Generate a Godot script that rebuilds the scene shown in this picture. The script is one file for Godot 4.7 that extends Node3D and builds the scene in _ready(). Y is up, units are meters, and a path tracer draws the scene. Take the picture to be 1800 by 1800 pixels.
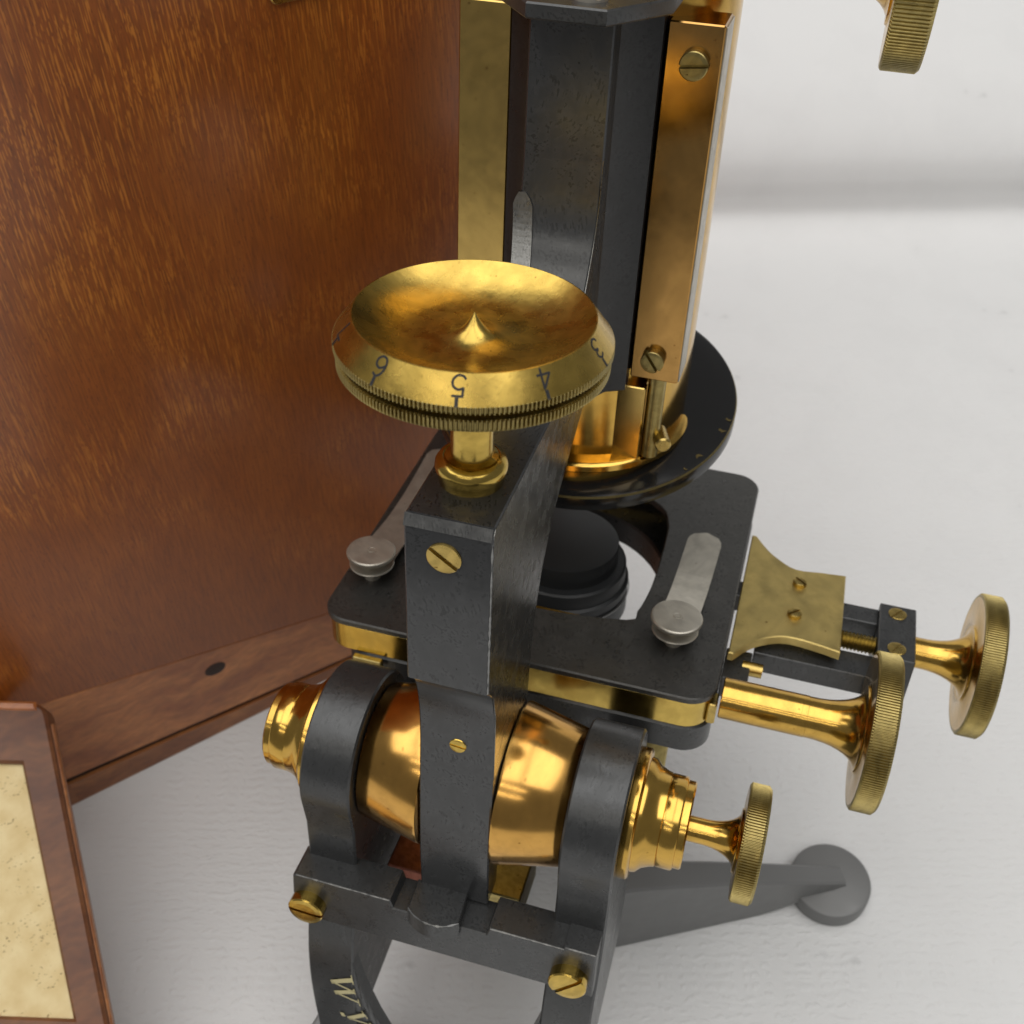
extends Node3D
# Close-up of an antique brass and black-steel microscope on white paper in front of its mahogany case.
# Shapes are given in millimetres and built in metres. «M» is the tilting part's own frame: its origin is the
# middle of the fine focus knob, x along the trunnion, y along the tube, z towards the user. It leans on the trunnion.

const MM := 0.001
const LEAN := 11.0
const HIGH := 135.0                       # trunnion above the table
const TRUN := Vector3(0, -131, -10)       # trunnion centre in M
var TM: Transform3D
var scope: Node3D
var M := {}
var taken := {}

# ------------------------------------------------------------------ mesh collecting
class MB:
	var v := PackedVector3Array()
	var n := PackedVector3Array()
	var uv := PackedVector2Array()
	func tri(a: Vector3, b: Vector3, c: Vector3, na: Vector3, nb: Vector3, nc: Vector3, ua := Vector2.ZERO, ub := Vector2.ZERO, uc := Vector2.ZERO) -> void:
		var g := (b - a).cross(c - a)
		if g.length_squared() < 1e-14:
			return
		if g.dot(na + nb + nc) > 0.0:
			v.append_array(PackedVector3Array([a, c, b])); n.append_array(PackedVector3Array([na, nc, nb])); uv.append_array(PackedVector2Array([ua, uc, ub]))
		else:
			v.append_array(PackedVector3Array([a, b, c])); n.append_array(PackedVector3Array([na, nb, nc])); uv.append_array(PackedVector2Array([ua, ub, uc]))
	func flat(a: Vector3, b: Vector3, c: Vector3, out: Vector3, ua := Vector2.ZERO, ub := Vector2.ZERO, uc := Vector2.ZERO) -> void:
		var g := (b - a).cross(c - a)
		if g.length_squared() < 1e-14:
			return
		g = g.normalized()
		if g.dot(out) < 0.0:
			g = -g
		tri(a, b, c, g, g, g, ua, ub, uc)
	func quad(a: Vector3, b: Vector3, c: Vector3, d: Vector3, out: Vector3) -> void:
		flat(a, b, c, out); flat(a, c, d, out)
	func add(o: MB, t := Transform3D()) -> void:
		for i in o.v.size():
			v.append(t * o.v[i]); n.append((t.basis * o.n[i]).normalized()); uv.append(o.uv[i])
	func mesh() -> ArrayMesh:
		var arr := []
		arr.resize(Mesh.ARRAY_MAX)
		var p := PackedVector3Array()
		p.resize(v.size())
		for i in v.size():
			p[i] = v[i] * 0.001
		arr[Mesh.ARRAY_VERTEX] = p; arr[Mesh.ARRAY_NORMAL] = n; arr[Mesh.ARRAY_TEX_UV] = uv
		var m := ArrayMesh.new()
		m.add_surface_from_arrays(Mesh.PRIMITIVE_TRIANGLES, arr)
		return m

func ax(kind: String, at := Vector3.ZERO) -> Transform3D:
	# local z (the lathe's axis) to a world axis
	match kind:
		"x": return Transform3D(Basis(Vector3(0, 1, 0), Vector3(0, 0, 1), Vector3(1, 0, 0)), at)
		"-x": return Transform3D(Basis(Vector3(0, 1, 0), Vector3(0, 0, -1), Vector3(-1, 0, 0)), at)
		"y": return Transform3D(Basis(Vector3(0, 0, 1), Vector3(1, 0, 0), Vector3(0, 1, 0)), at)
	return Transform3D(Basis(), at)

# profile: [[radius, height, knurl depth]], axis = local z. teeth: number of knurls where the depth is not 0.
func lathe(profile: Array, seg := 72, teeth := 0, mb: MB = null, t := Transform3D()) -> MB:
	if mb == null:
		mb = MB.new()
	var np := profile.size()
	var sn := []
	for i in np - 1:
		var d := Vector2(profile[i + 1][0] - profile[i][0], profile[i + 1][1] - profile[i][1])
		sn.append(Vector2(d.y, -d.x).normalized() if d.length() > 1e-6 else Vector2(1, 0))
	var run := 0.0
	for i in np - 1:
		var a: Array = profile[i]
		var b: Array = profile[i + 1]
		var ka: float = a[2] if a.size() > 2 else 0.0
		var kb: float = b[2] if b.size() > 2 else 0.0
		var n0: Vector2 = sn[i]
		var n1: Vector2 = sn[i]
		if i > 0 and sn[i - 1].dot(sn[i]) > 0.80:
			n0 = (sn[i - 1] + sn[i]).normalized()
		if i < np - 2 and sn[i + 1].dot(sn[i]) > 0.80:
			n1 = (sn[i + 1] + sn[i]).normalized()
		var knurl := teeth > 0 and (ka > 0 or kb > 0)
		var cnt := teeth * 4 if knurl else seg
		var ln := Vector2(b[0] - a[0], b[1] - a[1]).length()
		for k in cnt:
			var f0 := float(k) / cnt
			var f1 := float(k + 1) / cnt
			var c0 := Vector2(cos(TAU * f0), sin(TAU * f0))
			var c1 := Vector2(cos(TAU * f1), sin(TAU * f1))
			var m0 := 1.0 if knurl and k % 4 >= 2 else 0.0
			var m1 := 1.0 if knurl and (k + 1) % 4 >= 2 else 0.0
			var ra0: float = a[0] - ka * m0
			var ra1: float = a[0] - ka * m1
			var rb0: float = b[0] - kb * m0
			var rb1: float = b[0] - kb * m1
			var p00 := t * Vector3(c0.x * ra0, c0.y * ra0, a[1])
			var p01 := t * Vector3(c1.x * ra1, c1.y * ra1, a[1])
			var p10 := t * Vector3(c0.x * rb0, c0.y * rb0, b[1])
			var p11 := t * Vector3(c1.x * rb1, c1.y * rb1, b[1])
			var q00 := t.basis * Vector3(c0.x * n0.x, c0.y * n0.x, n0.y)
			var q01 := t.basis * Vector3(c1.x * n0.x, c1.y * n0.x, n0.y)
			var q10 := t.basis * Vector3(c0.x * n1.x, c0.y * n1.x, n1.y)
			var q11 := t.basis * Vector3(c1.x * n1.x, c1.y * n1.x, n1.y)
			if knurl:
				mb.quad(p00, p01, p11, p10, q00 + q01)
			else:
				var u0 := f0 * 4.0
				var u1 := f1 * 4.0
				var v0 := run * 0.02
				var v1 := (run + ln) * 0.02
				mb.tri(p00, p01, p11, q00, q01, q11, Vector2(u0, v0), Vector2(u1, v0), Vector2(u1, v1))
				mb.tri(p00, p11, p10, q00, q11, q10, Vector2(u0, v0), Vector2(u1, v1), Vector2(u0, v1))
		run += ln
	return mb

func inset(p: PackedVector2Array, b: float) -> PackedVector2Array:
	var out := PackedVector2Array()
	var k := p.size()
	for i in k:
		var d0 := (p[i] - p[(i + k - 1) % k]).normalized()
		var d1 := (p[(i + 1) % k] - p[i]).normalized()
		var n0 := Vector2(d0.y, -d0.x)
		var n1 := Vector2(d1.y, -d1.x)
		out.append(p[i] - (n0 + n1) / maxf(1.0 + n0.dot(n1), 0.35) * b)
	return out

func area2(p: PackedVector2Array) -> float:
	var s := 0.0
	for i in p.size():
		s += p[i].cross(p[(i + 1) % p.size()])
	return s

# outline(s) in (u, v), swept along w from w0 to w1 with chamfered rims; t takes (u, v, w) to space
func extrude(outer: PackedVector2Array, w0: float, w1: float, bevel := 0.4, t := Transform3D(), holes: Array = [], mb: MB = null, uvs := 0.02) -> MB:
	if mb == null:
		mb = MB.new()
	var loops: Array = []
	var o := outer.duplicate()
	if area2(o) < 0:
		o.reverse()
	loops.append(o)
	for h in holes:
		var q: PackedVector2Array = h.duplicate()
		if area2(q) > 0:
			q.reverse()
		loops.append(q)
	var tops: Array = []
	for l in loops:
		tops.append(inset(l, bevel) if bevel > 0 else l)
	for li in loops.size():
		var p: PackedVector2Array = loops[li]
		var q: PackedVector2Array = tops[li]
		var k := p.size()
		var run := 0.0
		for i in k:
			var j := (i + 1) % k
			var dm := (p[i] - p[(i + k - 1) % k]).normalized()
			var d := (p[j] - p[i]).normalized()
			var dp := (p[(j + 1) % k] - p[j]).normalized()
			var ne := Vector2(d.y, -d.x)
			var na := ne
			var nb := ne
			if dm.dot(d) > 0.75: na = (Vector2(dm.y, -dm.x) + ne).normalized()
			if dp.dot(d) > 0.75: nb = (Vector2(dp.y, -dp.x) + ne).normalized()
			var ln := p[i].distance_to(p[j])
			var NA := t.basis * Vector3(na.x, na.y, 0)
			var NB := t.basis * Vector3(nb.x, nb.y, 0)
			var a0 := t * Vector3(p[i].x, p[i].y, w0 + bevel)
			var b0 := t * Vector3(p[j].x, p[j].y, w0 + bevel)
			var a1 := t * Vector3(p[i].x, p[i].y, w1 - bevel)
			var b1 := t * Vector3(p[j].x, p[j].y, w1 - bevel)
			var ua := Vector2(run * uvs, w0 * uvs)
			var ub := Vector2((run + ln) * uvs, w0 * uvs)
			var uc := Vector2((run + ln) * uvs, w1 * uvs)
			var ud := Vector2(run * uvs, w1 * uvs)
			mb.tri(a0, b0, b1, NA, NB, NB, ua, ub, uc)
			mb.tri(a0, b1, a1, NA, NB, NA, ua, uc, ud)
			if bevel > 0:
				for e in [[w0, w0 + bevel, -1.0], [w1, w1 - bevel, 1.0]]:
					var W := t.basis * Vector3(0, 0, e[2])
					var ia := t * Vector3(q[i].x, q[i].y, e[0])
					var ib := t * Vector3(q[j].x, q[j].y, e[0])
					var fa := t * Vector3(p[i].x, p[i].y, e[1])
					var fb := t * Vector3(p[j].x, p[j].y, e[1])
					var xa := (NA + W).normalized()
					var xb := (NB + W).normalized()
					mb.tri(fa, fb, ib, xa, xb, xb, p[i] * uvs, p[j] * uvs, q[j] * uvs)
					mb.tri(fa, ib, ia, xa, xb, xa, p[i] * uvs, q[j] * uvs, q[i] * uvs)
			run += ln
	# caps: holes joined to the outline by bridges
	var poly: PackedVector2Array = tops[0].duplicate()
	for li in range(1, tops.size()):
		var h: PackedVector2Array = tops[li]
		var best := INF
		var bi := 0
		var bj := 0
		for i in poly.size():
			for j in h.size():
				var ds := poly[i].distance_squared_to(h[j])
				if ds < best:
					best = ds; bi = i; bj = j
		var np := PackedVector2Array()
		for i in bi + 1: np.append(poly[i])
		for j in h.size() + 1: np.append(h[(bj + j) % h.size()])
		for i in range(bi, poly.size()): np.append(poly[i])
		poly = np
	var idx := Geometry2D.triangulate_polygon(poly)
	if idx.is_empty():
		push_warning("could not triangulate " + str(poly))
	for e in [[w0, -1.0], [w1, 1.0]]:
		var W := t.basis * Vector3(0, 0, e[1])
		for i in range(0, idx.size(), 3):
			var a := poly[idx[i]]
			var b := poly[idx[i + 1]]
			var c := poly[idx[i + 2]]
			mb.tri(t * Vector3(a.x, a.y, e[0]), t * Vector3(b.x, b.y, e[0]), t * Vector3(c.x, c.y, e[0]), W, W, W, a * uvs, b * uvs, c * uvs)
	return mb

func rect(x0: float, y0: float, x1: float, y1: float, r := 0.0, k := 6) -> PackedVector2Array:
	var p := PackedVector2Array()
	if r <= 0:
		return PackedVector2Array([Vector2(x0, y0), Vector2(x1, y0), Vector2(x1, y1), Vector2(x0, y1)])
	var c := [Vector2(x1 - r, y0 + r), Vector2(x1 - r, y1 - r), Vector2(x0 + r, y1 - r), Vector2(x0 + r, y0 + r)]
	for q in 4:
		for i in k + 1:
			var a := -PI / 2 + q * PI / 2 + PI / 2 * i / k
			p.append(c[q] + Vector2(cos(a), sin(a)) * r)
	return p

func pts(a: Array) -> PackedVector2Array:
	var p := PackedVector2Array()
	for i in range(0, a.size(), 2):
		p.append(Vector2(a[i], a[i + 1]))
	return p

func arc(c: Vector2, r: float, a0: float, a1: float, k: int) -> PackedVector2Array:
	var p := PackedVector2Array()
	for i in k + 1:
		var a := deg_to_rad(lerpf(a0, a1, float(i) / k))
		p.append(c + Vector2(cos(a), sin(a)) * r)
	return p

# smooth curve through points (Catmull-Rom), k steps a piece
func curve(a: Array, k := 6) -> PackedVector2Array:
	var p := pts(a)
	var o := PackedVector2Array()
	for i in p.size() - 1:
		var p0 := p[maxi(i - 1, 0)]
		var p3 := p[mini(i + 2, p.size() - 1)]
		for j in k:
			o.append(p[i].cubic_interpolate(p[i + 1], p0, p3, float(j) / k))
	o.append(p[-1])
	return o

const YZ := Basis(Vector3(0, 0, 1), Vector3(0, 1, 0), Vector3(-1, 0, 0))   # (u, v, w) -> (z, y, -x)
const XZ := Basis(Vector3(1, 0, 0), Vector3(0, 0, 1), Vector3(0, -1, 0))   # (u, v, w) -> (x, z, -y)

func box(a: Vector3, b: Vector3, bevel := 0.4, mb: MB = null) -> MB:
	var lo := a.min(b)
	var hi := a.max(b)
	# rounded on all edges: outline in x, y with cut corners, swept along z
	var c := bevel
	var p := pts([lo.x + c, lo.y, hi.x - c, lo.y, hi.x, lo.y + c, hi.x, hi.y - c, hi.x - c, hi.y, lo.x + c, hi.y, lo.x, hi.y - c, lo.x, lo.y + c]) if c > 0 else rect(lo.x, lo.y, hi.x, hi.y)
	return extrude(p, lo.z, hi.z, bevel * 0.9, Transform3D(), [], mb)

# slotted screw head along +z, its seat at z = 0
func screw_head(r: float, h: float, slot := 0.0, wide := 0.0, deep := 0.0, dome := 0.25) -> MB:
	var mb := MB.new()
	var w := wide if wide > 0 else r * 0.16
	var d := deep if deep > 0 else minf(h * 0.75, r * 0.5)
	var half := w
	var a0 := asin(half / r)
	for s in [0.0, PI]:
		var rot := Transform3D(Basis(Vector3(0, 0, 1), s + slot), Vector3.ZERO)
		var rings := [[1.0, -0.4], [1.0, h - dome], [0.93, h - dome * 0.35], [0.7, h - dome * 0.05], [0.35, h]]
		var seg := 22
		for i in rings.size() - 1:
			for k in seg:
				var f0 := lerpf(a0, PI - a0, float(k) / seg)
				var f1 := lerpf(a0, PI - a0, float(k + 1) / seg)
				var q: Array = []
				for e in [[i, f0], [i, f1], [i + 1, f1], [i + 1, f0]]:
					var rr: float = r * rings[e[0]][0]
					var x: float = rr * cos(e[1])
					var y: float = maxf(rr * sin(e[1]), half)
					q.append(rot * Vector3(x, y, rings[e[0]][1]))
				mb.quad(q[0], q[1], q[2], q[3], rot.basis * Vector3(cos((f0 + f1) / 2), sin((f0 + f1) / 2), 0.4))
		# closing cap and slot wall
		var top := rot * Vector3(0, half, h)
		for k in seg:
			var f0 := lerpf(a0, PI - a0, float(k) / seg)
			var f1 := lerpf(a0, PI - a0, float(k + 1) / seg)
			var rr := r * 0.35
			mb.flat(top, rot * Vector3(rr * cos(f0), maxf(rr * sin(f0), half), h), rot * Vector3(rr * cos(f1), maxf(rr * sin(f1), half), h), Vector3(0, 0, 1))
		var x0 := r * cos(a0)
		mb.quad(rot * Vector3(-x0, half, h - d), rot * Vector3(x0, half, h - d), rot * Vector3(x0, half, h - dome), rot * Vector3(-x0, half, h - dome), rot.basis * Vector3(0, -1, 0))
		mb.flat(rot * Vector3(-x0, half, h - dome), rot * Vector3(x0, half, h - dome), rot * Vector3(0, half, h), rot.basis * Vector3(0, -1, 0))
	lathe([[r * 0.985, -0.4], [r * 0.985, h - d], [0.0, h - d]], 32, 0, mb)
	return mb

# ------------------------------------------------------------------ nodes
func numbered(n: String, parent: Node) -> String:
	var k := str(parent.get_instance_id()) + n
	if not taken.has(k):
		taken[k] = 0
		return n
	taken[k] += 1
	return "%s_%03d" % [n, taken[k]]

func obj(called: String, mb: MB, mat: Material, parent: Node = null, t := Transform3D(), label := "") -> MeshInstance3D:
	return mobj(called, mb.mesh(), mat, parent, t, label)

func mobj(called: String, mesh: Mesh, mat: Material, parent: Node = null, t := Transform3D(), label := "") -> MeshInstance3D:
	if parent == null:
		parent = self
	var o := MeshInstance3D.new()
	o.name = numbered(called, parent)
	o.mesh = mesh
	o.material_override = mat
	o.transform = Transform3D(t.basis, t.origin * MM)
	parent.add_child(o, true)
	if label:
		o.set_meta("label", label)
	return o

func thing(called: String, label: String, category: String, at := Vector3.ZERO) -> Node3D:
	var o := Node3D.new()
	o.name = called
	add_child(o)
	o.position = at * MM
	o.set_meta("label", label)
	o.set_meta("category", category)
	return o

# ------------------------------------------------------------------ materials
func L(r: float, g: float, b: float) -> Color:
	return Color(r, g, b).linear_to_srgb()

func noise(seed_: int, f: float, oct := 4, kind := FastNoiseLite.TYPE_SIMPLEX_SMOOTH) -> FastNoiseLite:
	var n := FastNoiseLite.new()
	n.seed = seed_; n.frequency = f; n.noise_type = kind
	n.fractal_type = FastNoiseLite.FRACTAL_FBM; n.fractal_octaves = oct
	return n

func ntex(seed_: int, f: float, ramp: Array, size := 512, oct := 5, bump := 0.0) -> NoiseTexture2D:
	var t := NoiseTexture2D.new()
	t.width = size; t.height = size; t.seamless = true; t.noise = noise(seed_, f, oct); t.generate_mipmaps = false
	if bump > 0:
		t.as_normal_map = true; t.bump_strength = bump
	elif not ramp.is_empty():
		var g := Gradient.new()
		var off := PackedFloat32Array()
		var col := PackedColorArray()
		for e in ramp:
			off.append(e[0]); col.append(e[1])
		g.offsets = off; g.colors = col
		t.color_ramp = g
	return t

func gray(x: float) -> Color:
	return Color(x, x, x)

func metal(alb: Texture2D, tint: Color, rough: float, rt: Texture2D, scale: float, nt: Texture2D = null, ns := 0.3) -> StandardMaterial3D:
	var m := StandardMaterial3D.new()
	m.metallic = 1.0
	m.albedo_color = tint
	m.albedo_texture = alb
	m.roughness = rough
	m.roughness_texture = rt
	m.roughness_texture_channel = BaseMaterial3D.TEXTURE_CHANNEL_RED
	m.uv1_triplanar = true
	m.uv1_scale = Vector3.ONE * scale
	if nt:
		m.normal_enabled = true; m.normal_texture = nt; m.normal_scale = ns
	return m

func img_tex(w: int, h: int, f: Callable) -> ImageTexture:
	var im := Image.create_empty(w, h, false, Image.FORMAT_RGB8)
	for y in h:
		for x in w:
			im.set_pixel(x, y, f.call(x, y))
	return ImageTexture.create_from_image(im)

# a surface that has been handled: cloudy tone, fine scratches, specks; tiles
func worn_tex(seed_: int, base: Color, cloud: float, scratch: Color, scratches: int, speck: Color, specks: int, patch := 0.0) -> ImageTexture:
	var size := 640
	var rng := RandomNumberGenerator.new()
	rng.seed = seed_
	var ns := noise(seed_, 1.0, 4)
	var im := Image.create_empty(size, size, false, Image.FORMAT_RGB8)
	for y in size:
		var cy := cos(TAU * y / size)
		var sy := sin(TAU * y / size)
		for x in size:
			var a := TAU * x / size
			var v := ns.get_noise_3d(cos(a) * 2.2 + cy * 0.9, sin(a) * 2.2 + sy * 0.9, cy * 2.0 - sy * 1.4)
			var c := base * (1.0 - cloud * clampf(0.5 - v * 1.3, 0, 1))
			if patch > 0.0:
				var w := ns.get_noise_3d(cos(a) * 9.0, sin(a) * 9.0 + cy * 4.0, cy * 8.0 + sy * 6.0)
				c = c * (1.0 - patch * smoothstep(0.10, 0.24, w) * smoothstep(-0.05, 0.2, v))
			c.a = 1.0
			im.set_pixel(x, y, c)
	for i in scratches:
		var p := Vector2(rng.randf() * size, rng.randf() * size)
		var ang := rng.randf() * TAU
		var bend := rng.randf_range(-0.004, 0.004)
		var ln := int(8 + 90 * pow(rng.randf(), 2.0))
		var k := rng.randf_range(0.15, 0.8)
		for j in ln:
			p += Vector2(cos(ang), sin(ang))
			ang += bend
			var px := posmod(int(p.x), size)
			var py := posmod(int(p.y), size)
			im.set_pixel(px, py, im.get_pixel(px, py).lerp(scratch, k * (1.0 - absf(2.0 * j / ln - 1.0))))
	for i in specks:
		var p := Vector2(rng.randf() * size, rng.randf() * size)
		var rad := 0.6 + 2.2 * pow(rng.randf(), 4.0)
		var k := rng.randf_range(0.3, 0.9)
		for dy in range(-3, 4):
			for dx in range(-3, 4):
				var f := clampf(rad + 0.5 - Vector2(dx, dy).length(), 0, 1) * k
				if f > 0:
					var px := posmod(int(p.x) + dx, size)
					var py := posmod(int(p.y) + dy, size)
					im.set_pixel(px, py, im.get_pixel(px, py).lerp(speck, f))
	return ImageTexture.create_from_image(im)

func materials() -> void:
	var rough_t := ntex(3, 0.012, [[0.0, gray(0.55)], [0.45, gray(0.8)], [0.6, gray(0.85)], [1.0, gray(1.0)]])
	var gold_t := worn_tex(5, Color(0.97, 0.965, 0.96), 0.07, Color(1, 1, 1), 260, Color(0.60, 0.52, 0.44), 90)
	var tarn_t := worn_tex(9, Color(0.97, 0.96, 0.95), 0.13, Color(1, 1, 1), 240, Color(0.45, 0.38, 0.30), 420)
	var soot_t := worn_tex(6, Color(0.97, 0.965, 0.96), 0.09, Color(0.72, 0.62, 0.52), 220, Color(0.5, 0.42, 0.34), 160)
	var dark_t := worn_tex(11, Color(0.86, 0.86, 0.86), 0.10, Color(1, 1, 0.99), 150, Color(0.5, 0.5, 0.5), 260, 0.22)
	var scr_n := ntex(17, 0.05, [], 512, 4, 2.0)
	M.barrel = metal(soot_t, L(0.78, 0.44, 0.115), 0.22, rough_t, 15.0)
	M.gold = metal(soot_t, L(0.74, 0.46, 0.105), 0.21, rough_t, 18.0)
	M.gold_old = metal(tarn_t, L(0.68, 0.48, 0.115), 0.26, rough_t, 26.0, scr_n, 0.08)
	M.dish = metal(tarn_t, L(0.66, 0.46, 0.11), 0.34, rough_t, 24.0, scr_n, 0.10)
	M.brass = metal(tarn_t, L(0.60, 0.44, 0.14), 0.36, rough_t, 22.0, scr_n, 0.08)
	M.rim = metal(gold_t, L(0.70, 0.50, 0.13), 0.24, rough_t, 22.0)
	M.worn = metal(tarn_t, L(0.47, 0.38, 0.15), 0.44, rough_t, 30.0)
	M.satin = metal(gold_t, L(0.66, 0.51, 0.19), 0.55, rough_t, 14.0, scr_n, 0.12)
	M.bar_shaded = metal(gold_t, L(0.56, 0.32, 0.10), 0.19, rough_t, 14.0)  # darker copy of bar: the right bar's dark reflection put into the colour
	M.bar = metal(gold_t, L(0.66, 0.45, 0.14), 0.2, rough_t, 14.0)
	M.nickel = metal(gold_t, L(0.58, 0.55, 0.475), 0.5, rough_t, 22.0)
	M.nickel.metallic = 0.7
	M.black = metal(dark_t, L(0.088, 0.090, 0.091), 0.38, rough_t, 20.0, scr_n, 0.12)
	M.slide = metal(dark_t, L(0.042, 0.042, 0.042), 0.40, rough_t, 20.0, scr_n, 0.10)
	M.stage = metal(dark_t, L(0.096, 0.093, 0.086), 0.42, rough_t, 16.0, scr_n, 0.12)
	M.brushed = metal(dark_t, L(0.34, 0.34, 0.33), 0.32, rough_t, 24.0, scr_n, 0.07)
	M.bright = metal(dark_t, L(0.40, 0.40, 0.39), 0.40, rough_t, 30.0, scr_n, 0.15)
	M.polish = metal(dark_t, L(0.093, 0.095, 0.097), 0.27, rough_t, 20.0, scr_n, 0.05)
	M.tarnished = metal(tarn_t, L(0.30, 0.24, 0.10), 0.5, rough_t, 60.0)
	for k in ["black", "polish", "slide", "stage"]:
		M[k].metallic = 0.42
		M[k].metallic_specular = 0.6
	M.copper = metal(tarn_t, L(0.36, 0.14, 0.10), 0.5, rough_t, 40.0)
	var mat := StandardMaterial3D.new()
	mat.albedo_color = L(0.012, 0.012, 0.012); mat.roughness = 0.20
	mat.uv1_triplanar = true; mat.uv1_scale = Vector3.ONE * 25
	mat.roughness_texture = rough_t
	M.enamel = mat
	mat = StandardMaterial3D.new()
	mat.albedo_color = L(0.012, 0.012, 0.014); mat.roughness = 0.6
	M.ink = mat
	mat = StandardMaterial3D.new()
	mat.albedo_color = L(0.016, 0.017, 0.018); mat.roughness = 0.5
	M.matte = mat
	mat = StandardMaterial3D.new()
	mat.albedo_color = L(0.62, 0.55, 0.30); mat.roughness = 0.55
	M.gilt = mat
	mat = StandardMaterial3D.new()
	mat.albedo_color = L(0.19, 0.19, 0.187); mat.roughness = 0.5; mat.metallic = 0.1
	mat.uv1_triplanar = true; mat.uv1_scale = Vector3.ONE * 20; mat.roughness_texture = rough_t
	M.grey_paint = mat
	wood()
	paper()

func wood() -> void:
	var fl := noise(21, 1.0, 2)
	var lo := noise(22, 1.0, 4)
	var fi := noise(23, 1.0, 2)
	var base := img_tex(1280, 1280, func(x: int, y: int) -> Color:
		var u := x / 1280.0 * 340.0      # mm
		var v := y / 1280.0 * 340.0
		var lean := u + 3.0 * lo.get_noise_2d(u * 0.012, v * 0.008)
		var band := lo.get_noise_2d(lean * 0.05, v * 0.012 + 40.0)
		var c := Color(0.54, 0.28, 0.072).lerp(Color(0.60, 0.325, 0.09), clampf(0.5 + band * 0.55, 0, 1))
		var fine := fi.get_noise_2d(lean * 1.7, v * 0.06)
		c = c * (1.0 + fine * 0.16)
		var where := clampf(0.15 + (v - 120.0) / 190.0 + lo.get_noise_2d(u * 0.018 + 9.0, v * 0.02) * 1.1 - maxf(u - 230.0, 0.0) / 200.0, 0.0, 1.0)
		var f := fl.get_noise_2d(lean * 1.6, v * 0.045) + 0.45 * fi.get_noise_2d(lean * 2.4 + 50.0, v * 0.09)
		var k := smoothstep(0.12, 0.42, f) * where
		c = c.lerp(Color(0.92, 0.60, 0.22), k * 0.55)
		var pore := smoothstep(0.45, 0.7, fi.get_noise_2d(lean * 2.6 + 300.0, v * 0.22))
		c = c.lerp(Color(0.30, 0.13, 0.06), pore * 0.35)
		return c)
	var m := StandardMaterial3D.new()
	m.albedo_texture = base
	m.uv1_offset = Vector3(0.36, 0, 0)
	m.roughness = 0.42
	m.clearcoat_enabled = true; m.clearcoat = 0.6; m.clearcoat_roughness = 0.2
	M.wood = m
	var rail := img_tex(768, 192, func(x: int, y: int) -> Color:
		var u := x / 768.0 * 256.0
		var v := y / 192.0 * 64.0
		var w := v + 2.5 * lo.get_noise_2d(u * 0.012, v * 0.02)
		var b := lo.get_noise_2d(u * 0.010, w * 0.16)
		var c := Color(0.60, 0.34, 0.16).lerp(Color(0.76, 0.48, 0.25), clampf(0.5 + b * 1.1, 0, 1))
		return c * (1.0 + 0.12 * fi.get_noise_2d(u * 0.09, w * 1.1)))
	m = StandardMaterial3D.new()
	m.albedo_texture = rail
	m.roughness = 0.42
	m.clearcoat_enabled = true; m.clearcoat = 0.7; m.clearcoat_roughness = 0.2
	M.rail = m
	m = StandardMaterial3D.new()
	m.albedo_texture = rail
	m.albedo_color = Color(0.86, 0.88, 0.92)
	m.roughness = 0.5
	m.clearcoat_enabled = true; m.clearcoat = 0.5; m.clearcoat_roughness = 0.3
	M.tray = m
	m = StandardMaterial3D.new()
	m.albedo_color = L(0.035, 0.016, 0.010)
	m.roughness = 0.6
	M.dark_strip = m
	m = StandardMaterial3D.new()
	m.albedo_texture = rail
	m.albedo_color = Color(0.62, 0.62, 0.66)
	m.roughness = 0.55
	m.clearcoat_enabled = true; m.clearcoat = 0.3; m.clearcoat_roughness = 0.35
	M.lid = m
	var spots := noise(31, 1.0, 3)
	var cream := img_tex(512, 512, func(x: int, y: int) -> Color:
		var a := lo.get_noise_2d(x * 0.012, y * 0.012)
		var c := Color(0.90, 0.82, 0.63).lerp(Color(0.85, 0.755, 0.55), clampf(0.5 + a, 0, 1))
		var s := smoothstep(0.36, 0.6, spots.get_noise_2d(x * 0.05, y * 0.08)) * smoothstep(-0.1, 0.3, lo.get_noise_2d(x * 0.01 + 77.0, y * 0.01))
		return c.lerp(Color(0.34, 0.25, 0.14), s * 0.5))
	m = StandardMaterial3D.new()
	m.albedo_texture = cream
	m.roughness = 0.85
	M.cream = m

func paper() -> void:
	var wv := noise(41, 1.0, 3)
	var rib := img_tex(512, 512, func(x: int, y: int) -> Color:
		# faint ribs across, a few of them broken off; repeats over 512 px
		var u := TAU * x / 512.0
		var w := wv.get_noise_3d(cos(u) * 2.4, sin(u) * 2.4, y * 0.02)
		var a := 0.5 + 0.5 * sin(TAU * (y / 512.0 * 44.0 + w * 0.5))
		var b := 0.5 + 0.5 * wv.get_noise_3d(cos(u) * 6.0 + 9.0, sin(u) * 6.0, cos(TAU * y / 512.0) * 20.0)
		return gray(clampf(a * smoothstep(0.35, 0.75, b), 0, 1)))
	var tone := ntex(43, 0.006, [[0.0, Color(0.93, 0.93, 0.93)], [0.04, Color(0.99, 0.99, 0.99)], [0.5, Color(1, 1, 1)], [1.0, Color(1, 1, 1)]], 512, 4)
	var m := StandardMaterial3D.new()
	m.albedo_color = L(0.78, 0.78, 0.775)
	m.albedo_texture = tone
	m.roughness = 0.6
	m.heightmap_enabled = true
	m.heightmap_texture = rib
	m.heightmap_scale = 0.024
	m.uv1_scale = Vector3(1, 1, 1)
	M.paper = m
	m = m.duplicate()
	m.heightmap_enabled = false
	M.backdrop = m

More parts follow.
